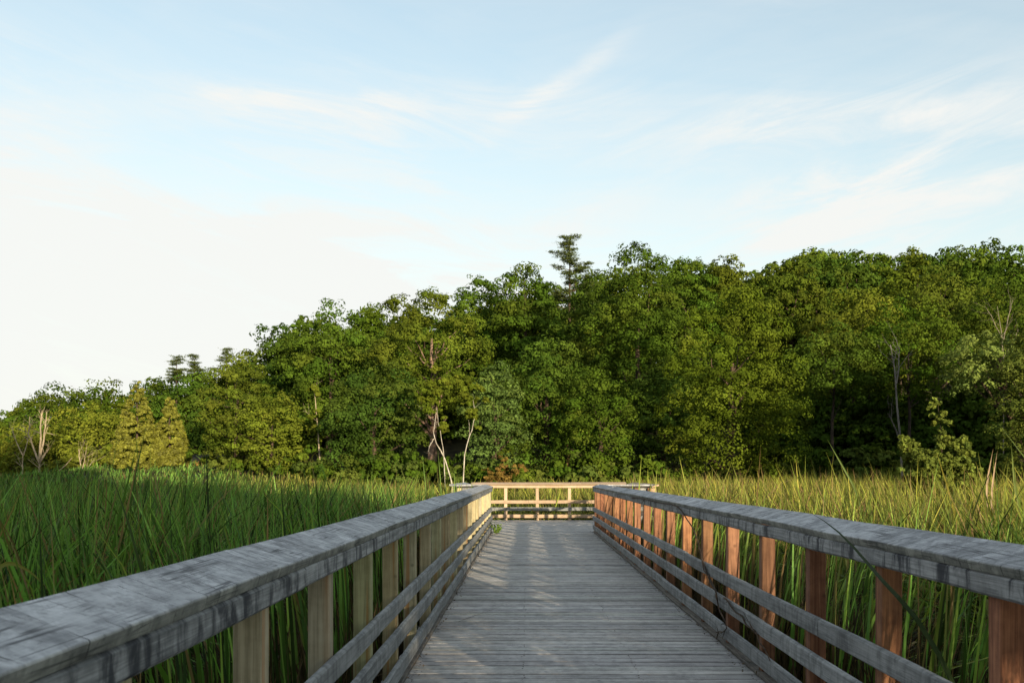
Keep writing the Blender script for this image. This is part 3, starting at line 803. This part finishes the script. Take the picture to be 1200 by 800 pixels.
SKYX = [-300, 0, 25, 55, 95, 150, 240, 300, 330, 395, 440, 510, 570, 620, 695, 740, 800, 840, 872, 905, 955, 1020, 1080, 1140, 1200, 1500]
SKYY = [480, 486, 468, 456, 450, 446, 430, 400, 378, 360, 356, 342, 330, 316, 310, 296, 303, 308, 322, 306, 292, 295, 290, 284, 277, 265]
def woodland():
    r = rng_of(62); mb = MB(); tb = MB(); mb2 = MB(); spots = []
    for tries in range(9000):
        if len(spots) > 205: break
        px = r.uniform(-160, 1420); Z = r.uniform(np.interp(px, [250, 340, 880, 930], [152, 122, 118, 112]), 184)
        X = (px - 617) / F * Z
        if any((X - s[0]) ** 2 + (Z - s[1]) ** 2 < 5.2 ** 2 for s in spots): continue
        spots.append((X, Z, px))
    for (X, Z, px) in spots:
        g = float(gz(X, Z))
        lim = at(px, np.interp(px, SKYX, SKYY) + r.uniform(0, 8), Z)[2] - g
        H = min(r.uniform(12, 18), lim)
        if H < 4: continue
        rad = r.uniform(3.0, 4.6)
        z0 = H * .08
        lb = [(c + np.array([X, Z, g]), q) for c, q in crown_lobes(r, z0, H, rad, 'dome', 1.35, .75)]
        col = [GREEN, OLIVE * .7, DARKG, OLIVE * .9, GREEN * .7][int(r.integers(0, 5))]
        crown(mb, r, lb, 7500, .19, col, axis=(X, Z, g + H * .5), yellow=max(0, r.normal(.06, .08)), var=.24)
        tube(tb, bend((X, Z, g - .3), (X, Z, g + H * .8), 5, .01, r), np.linspace(.25, .06, 5), 5)
    for k in range(34):
        px = 250 + k * 19 + r.normal(0, 5); Z = np.interp(px, [250, 340, 880, 930], [134, 114, 110, 106]) + r.normal(0, 2); X = (px - 617) / F * Z; g = float(gz(X, Z)); H = r.uniform(5, 9)
        lb = [(c + np.array([X, Z, g]), q) for c, q in crown_lobes(r, .2, H, r.uniform(2.4, 3.4), 'dome', 1.1, .9)]
        crown(mb, r, lb, 4200, .17, [DARKG, GREEN * .8][k % 2], axis=(X, Z, g + H * .5), var=.24)
    tag(mb.build('woodland', LEAF), 'wooded hillside of close green crowns behind the front trees', 'woodland', kind='stuff')
    for k in range(36):
        px = r.uniform(900, 1215); Z = r.uniform(93, 103); X = (px - 617) / F * Z; g = float(gz(X, Z)); H = r.uniform(4, 7.5)
        lb = [(c + np.array([X, Z, g]), q) for c, q in crown_lobes(r, .2, H, r.uniform(2.2, 3.2), 'dome', 1.0, .9)]
        crown(mb2, r, lb, 4200, .2, DARKG, axis=(X, Z, g + H * .5))
    tag(mb2.build('understory', LEAF), 'dark leafy understory deep in the hollow on the right', 'undergrowth', kind='stuff')
    # the wood comes forward just outside the right of the view and shades the hollow
    mb = MB()
    for (X, Z, H) in ((31.5, 51, 13.5), (35, 54, 14.5), (39, 57, 15), (43, 60, 15.5), (47, 64, 16.5), (36, 48, 14.5), (42, 52, 15.5), (50, 60, 15), (53, 66, 16), (57, 70, 17), (61, 74, 17), (54, 58, 16), (60, 64, 17), (66, 70, 17), (47, 55, 15)):
        g = float(gz(X, Z))
        lb = [(c + np.array([X, Z, g]), q) for c, q in crown_lobes(r, .4, H, 3.7, 'tall', 1.2, 1.0)]
        crown(mb, r, lb, 9000, .2, GREEN, axis=(X, Z, g + H * .5))
    tag(mb.build('woodland_edge', LEAF), 'leafy wood edge coming forward on the right', 'woodland', kind='stuff')
    # trees behind the viewpoint: their long evening shadow lies over the near boardwalk
    mb = MB()
    for k in range(26):
        u = 1.5 - k * 2.9 + r.normal(0, .5); v = -26 - r.uniform(0, 9)
        X, Z = u * C20 - v * S20, u * S20 + v * C20
        # u axis (cos, sin), v axis (-sin, cos)
        X, Z = u * C20 + v * (-S20), u * S20 + v * C20
        H = r.uniform(13.5, 16.0) + 12.0 * min(1, max(0, (-u - 1) / 10)); rad = 2.9
        lb = [(c + np.array([X, Z, -.55]), q) for c, q in crown_lobes(r, .2, H, rad, 'tall', 1.2, 1.15)]
        crown(mb, r, lb, 6500, .30, GREEN, axis=(X, Z, H * .5))
        tube(tb, bend((X, Z, -1), (X, Z, H * .8), 5, .01, r), np.linspace(.25, .06, 5), 5)
    tag(mb.build('woodland_behind', LEAF), 'wood on the bank behind the viewpoint', 'woodland', kind='stuff')
    tag(tb.build('woodland_trunks', BARK), 'trunks among the woodland crowns', 'woodland', kind='stuff')
woodland()

# ------------------------------------------------------------------ small things on and by the boardwalk
def ribbon(name, label, cat, paths, w, col, mat=GRASS, group=None):
    mb = MB()
    for pts in paths:
        pts = np.asarray(pts, float); f = np.linspace(0, 1, len(pts)); ff = np.linspace(0, 1, 12)
        p = np.stack([np.interp(ff, f, pts[:, i]) for i in range(3)], -1)
        p = (p + np.roll(p, 1, 0) * 0 )
        # soften the corners
        q = p.copy(); q[1:-1] = (p[:-2] + 2 * p[1:-1] + p[2:]) / 4
        d = nrm(np.gradient(q, axis=0)); s = nrm(np.cross(d, np.array([0.25, 1.0, 0.1])))
        wt = w * np.clip(1 - ff ** 2.5, .06, 1)[:, None] * .5
        n2 = np.cross(s, d) * w * .12
        V = np.stack([q - s * wt, q + n2, q + s * wt], 1).reshape(-1, 3)
        Q = []
        for i in range(11):
            for k in range(2):
                a = i * 3 + k; Q.append((a, a + 1, a + 4, a + 3))
        mb.add(V, Q, np.tile(np.asarray(col, float), (len(V), 1)))
    o = mb.build(name, mat, loc=paths[0][0])
    tag(o, label, cat, group)

def tw(px, py, Z): return at(px, py, Z)
ribbon('cattail_leaf', 'dark green cattail leaf arching over the right handrail between two posts', 'leaf', [[(1.95, 3.6, -.4), (1.68, 3.8, .45), (1.56, 3.96, .78), tw(1040, 690, 4.1), tw(1012, 655, 4.4), tw(978, 618, 4.8), tw(950, 601, 5.2)]], .02, (.03, .05, .015))
ribbon('cattail_leaf', 'tall single green cattail leaf rising in front of the dark hollow, its tip bent left', 'leaf', [[(5.1, 14.5, -.5), tw(1005, 580, 14.5), tw(985, 545, 14.5), tw(968, 515, 14.5)]], .035, (.11, .16, .04))
ribbon('reed_stalk', 'pair of pale pinkish dry reed stalks standing right of the sunlit sapling', 'reed', [[(6.0, 13, -.5), tw(1152, 570, 13), tw(1160, 526, 13)], [(6.1, 13.1, -.5), tw(1158, 575, 13), tw(1165, 528, 13)]], .03, (.42, .30, .20))
ribbon('cattail_leaf', 'broad upright cattail leaf near the right edge, taller than its neighbours', 'leaf', [[(6.4, 12, -.5), tw(1186, 580, 12), tw(1181, 520, 12)]], .04, (.14, .18, .045))
ribbon('cattail_leaf', 'yellowing cattail leaf drooping at the left edge above the handrail', 'leaf', [[(-2.6, 4.0, -.5), tw(-12, 670, 4.2), tw(5, 658, 4.2), tw(30, 668, 4.2), tw(52, 690, 4.2)]], .022, (.22, .22, .06))

def vines():
    r = rng_of(71)
    specs = [([(740, 583), (790, 590), (812, 616), (824, 665), (838, 690)], 'dead vine stem hanging over the right railing where its posts start to glow'),
             ([(822, 655), (838, 695), (850, 735), (838, 745)], 'short dark vine twisting round the lower rails of the right railing'),
             ([(848, 700), (868, 722), (885, 742), (900, 770)], 'dark twig slanting across the lower rails of the right railing, nearer than the vines')]
    for k, (pl, lab) in enumerate(specs):
        mb = MB(); pts = []
        for (x, y) in pl:
            Z = (XR - .012) * F / (x - 617.0)
            pts.append(at(x, y, Z))
        pts = np.array(pts); f = np.linspace(0, 1, len(pts)); ff = np.linspace(0, 1, 22)
        p = np.stack([np.interp(ff, f, pts[:, i]) for i in range(3)], -1)
        p[:, 1] += np.sin(ff * 17) * .03; p[:, 2] += np.sin(ff * 23) * .012
        tube(mb, p, np.linspace(.008, .004, 22), 5)
        for _ in range(7):
            i = int(r.integers(2, 20)); e = p[i] + np.array([-r.uniform(.0, .03), r.normal(0, .12), r.uniform(-.1, .14)])
            tube(mb, bend(p[i], e, 4, .05, r), np.linspace(.004, .0015, 4), 4)
        tag(mb.build('dead_vine', BARK, loc=pts[0]), lab, 'vine', 'dead vines on the right railing')
vines()

def litter():
    r = rng_of(72); mb = MB()
    n = 900
    side = r.uniform(0, 1, n) < .5
    x = np.where(side, XL + np.abs(r.normal(0, .05, n)) - .03, XR - np.abs(r.normal(0, .05, n)) + .03)
    y = r.uniform(2, 23, n)
    C = np.stack([x, y, r.uniform(.004, .03, n)], -1)
    nv = nrm(r.normal(0, .35, (n, 3)) + np.array([0, 0, 1]))
    col = np.array([.12, .085, .05])[None, :] * r.uniform(.4, 1.5, (n, 1))
    leaves(mb, C, np.full(n, .014), nv, col, r, .4)
    tag(mb.build('leaf_litter', LITTER), 'dry leaf litter gathered along both deck edges', 'leaf litter', kind='stuff')
litter()
def weed():
    r = rng_of(73); c = np.array([-.66, 22.2, .0]); mb = MB()
    root = empty('weed', c, 'small green weed sprouting at the left deck edge near the platform', 'weed')
    for k in range(16):
        th = r.uniform(0, 6.28); L = r.uniform(.1, .26)
        e = c + np.array([math.cos(th) * L * .7, math.sin(th) * L * .5, L])
        n = 7; t = r.uniform(.3, 1, n)[:, None]
        leaves(mb, c + (e - c) * t + r.normal(0, .012, (n, 3)), np.full(n, .035), nrm(r.normal(0, .5, (n, 3)) + np.array([0, -.4, .7])), np.array([.10, .16, .03])[None, :] * r.uniform(.7, 1.3, (n, 1)), r)
    mb.build('leaves', LEAF, root)
    mb = MB()
    for k in range(5):
        th = r.uniform(0, 6.28); tube(mb, bend(c, c + np.array([math.cos(th) * .1, math.sin(th) * .1, .2]), 4, .03, r), np.linspace(.004, .002, 4), 4)
    mb.build('stem', BARK, root)
weed()

# ------------------------------------------------------------------ light, sky, camera
ELEV, AZ = R(6.6), R(21)      # the low evening sun stands behind the viewpoint, to its right
S = Vector((math.sin(AZ) * math.cos(ELEV), -math.cos(AZ) * math.cos(ELEV), math.sin(ELEV)))
sun = bpy.data.lights.new('sun', 'SUN'); sun.energy = 2.8; sun.angle = R(0.5); sun.color = (1.0, 0.83, 0.58)
so = bpy.data.objects.new('sun', sun); COL.objects.link(so)
so.rotation_euler = S.to_track_quat('Z', 'Y').to_euler(); so.location = (10, -30, 20)

def sky():
    w = bpy.data.worlds.new('World'); SC.world = w; w.use_nodes = True
    t = NT.__new__(NT); t.t = w.node_tree; t.t.nodes.clear()
    out = t.n('ShaderNodeOutputWorld'); bg = t.n('ShaderNodeBackground', {'Strength': 0.105})
    t.t.links.new(bg.outputs[0], out.inputs['Surface'])
    sk = t.n('ShaderNodeTexSky', sky_type='NISHITA', sun_disc=False, sun_elevation=ELEV, sun_rotation=math.pi - AZ, altitude=100.0, air_density=1.0, dust_density=1.0, ozone_density=0.6)
    d = t.n('ShaderNodeTexCoord').outputs['Generated']
    sep = t.n('ShaderNodeSeparateXYZ', {0: d}); x, y, z = sep.outputs
    zc = t.math('MAXIMUM', z, 0.0)
    # thin high cirrus: noise on a plane above, stretched along the wind
    k = t.math('DIVIDE', 1.0, t.math('ADD', zc, 0.16))
    p = t.n('ShaderNodeCombineXYZ', {'X': t.math('MULTIPLY', x, k), 'Y': t.math('MULTIPLY', y, k), 'Z': 0.0}).outputs[0]
    rot = t.n('ShaderNodeMapping', {'Rotation': (0, 0, R(-28)), 'Scale': (0.55, 2.0, 1.0), 'Location': (3.1, 1.7, 0)}); t.set(rot.inputs['Vector'], p)
    n1 = t.noise(rot.outputs[0], 1.1, 6.0, 0.6, 0.8)
    n2 = t.noise(p, 0.55, 3.0, 0.5, 0.3)
    cl = t.ramp(t.math('ADD', t.math('MULTIPLY', n1, 0.65), t.math('MULTIPLY', n2, 0.35)), 0.42, 0.68)
    # bearing and height angle of the view ray, for the larger cloud sheets
    yy = t.math('MAXIMUM', y, 0.08)
    u = t.math('DIVIDE', x, yy); v = t.math('DIVIDE', z, yy)
    fore = t.ramp(y, 0.1, 0.4)
    au = t.math('SQRT', t.math('ADD', t.math('MULTIPLY', u, u), 0.006))
    wv = t.math('SUBTRACT', v, t.math('MULTIPLY', au, 0.30))
    fib = t.noise(t.n('ShaderNodeCombineXYZ', {'X': t.math('MULTIPLY', u, 2.6), 'Y': t.math('MULTIPLY', wv, 13.0), 'Z': 0.0}).outputs[0], 1.6, 8.0, 0.68, 0.9)
    def line(slope, off):
        return t.math('SUBTRACT', t.math('ADD', off, t.math('MULTIPLY', u, slope)), v)
    soft = t.math('MULTIPLY', t.math('SUBTRACT', n1, 0.5), 0.16)
    sheet = t.math('MULTIPLY', t.ramp(t.math('ADD', line(-0.26, 0.172), soft), -0.05, 0.07), t.math('SUBTRACT', 1.0, t.ramp(u, -0.25, 0.12)))
    def streak(slope, off, w, ua, ub):
        d_ = t.math('ABSOLUTE', t.math('ADD', line(slope, off), t.math('MULTIPLY', soft, 0.35)))
        g_ = t.math('SUBTRACT', 1.0, t.ramp(d_, 0.0, w))
        return t.math('MULTIPLY', g_, t.math('MULTIPLY', t.ramp(u, ua, ua + 0.12), t.math('SUBTRACT', 1.0, t.ramp(u, ub - 0.08, ub))))
    fan = t.math('MAXIMUM', streak(0.10, 0.325, 0.055, 0.14, 0.9), streak(0.28, 0.185, 0.075, 0.16, 0.9))
    wisp = streak(0.72, 0.365, 0.022, -0.09, 0.13)
    wisp2 = streak(-0.12, 0.34, 0.035, -0.42, -0.08)
    ex = t.math('MULTIPLY', fore, t.math('ADD', t.math('MULTIPLY', sheet, t.math('ADD', 0.16, t.math('MULTIPLY', t.ramp(fib, 0.3, 0.7), 0.42))), t.math('MULTIPLY', t.math('MAXIMUM', fan, t.math('MAXIMUM', wisp, t.math('MULTIPLY', wisp2, 0.7))), t.math('MULTIPLY', t.ramp(fib, 0.30, 0.74), 0.38))))
    veil = t.math('SUBTRACT', 1.0, t.ramp(t.math('ADD', zc, t.math('MULTIPLY', x, 0.12)), 0.02, 0.42))
    f = t.math('MINIMUM', t.math('ADD', t.math('ADD', 0.33, t.math('MULTIPLY', cl, 0.18)), t.math('ADD', t.math('MULTIPLY', veil, 0.60), ex)), 0.97)
    big = t.noise(t.n('ShaderNodeCombineXYZ', {'X': t.math('MULTIPLY', u, 2.2), 'Y': t.math('MULTIPLY', wv, 5.0), 'Z': 3.3}).outputs[0], 1.0, 3.0, 0.5)
    cir = t.math('MULTIPLY', t.ramp(fib, 0.42, 0.68), t.ramp(big, 0.42, 0.62))
    f = t.math('ADD', f, t.math('MULTIPLY', t.math('MULTIPLY', cir, fore), 0.24))
    f = t.math('ADD', f, t.math('MULTIPLY', t.math('SUBTRACT', fib, 0.5), 0.22))
    f = t.math('MAXIMUM', t.math('MINIMUM', f, 0.97), 0.0)
    blue = t.mix(1.0, sk.outputs[0], (0.84, 0.98, 1.04, 1), 'MULTIPLY')
    c = t.mix(f, blue, (3.02, 3.03, 2.93, 1))
    t.set(bg.inputs['Color'], c)
    return bg
sky()

cam = bpy.data.cameras.new('camera'); co = bpy.data.objects.new('camera', cam); COL.objects.link(co)
co.location = (0, 0, EYE); co.rotation_euler = (R(90), 0, math.atan(17 / F))
cam.sensor_width = 36; cam.lens = 36 * F / 1200; cam.shift_y = (555 - 400) / 1200.0
cam.clip_start = 0.05; cam.clip_end = 5000
cam.dof.use_dof = True; cam.dof.focus_distance = 18.0; cam.dof.aperture_fstop = 10.0
SC.camera = co

SC.render.engine = 'CYCLES'
SC.view_settings.view_transform = 'Standard'; SC.view_settings.look = 'None'
SC.view_settings.exposure = 1.55; SC.view_settings.gamma = 1.0
SC.cycles.max_bounces = 6; SC.cycles.diffuse_bounces = 2; SC.cycles.glossy_bounces = 2; SC.cycles.transmission_bounces = 3
SC.cycles.use_denoising = True
SC.cycles.caustics_reflective = False; SC.cycles.caustics_refractive = False
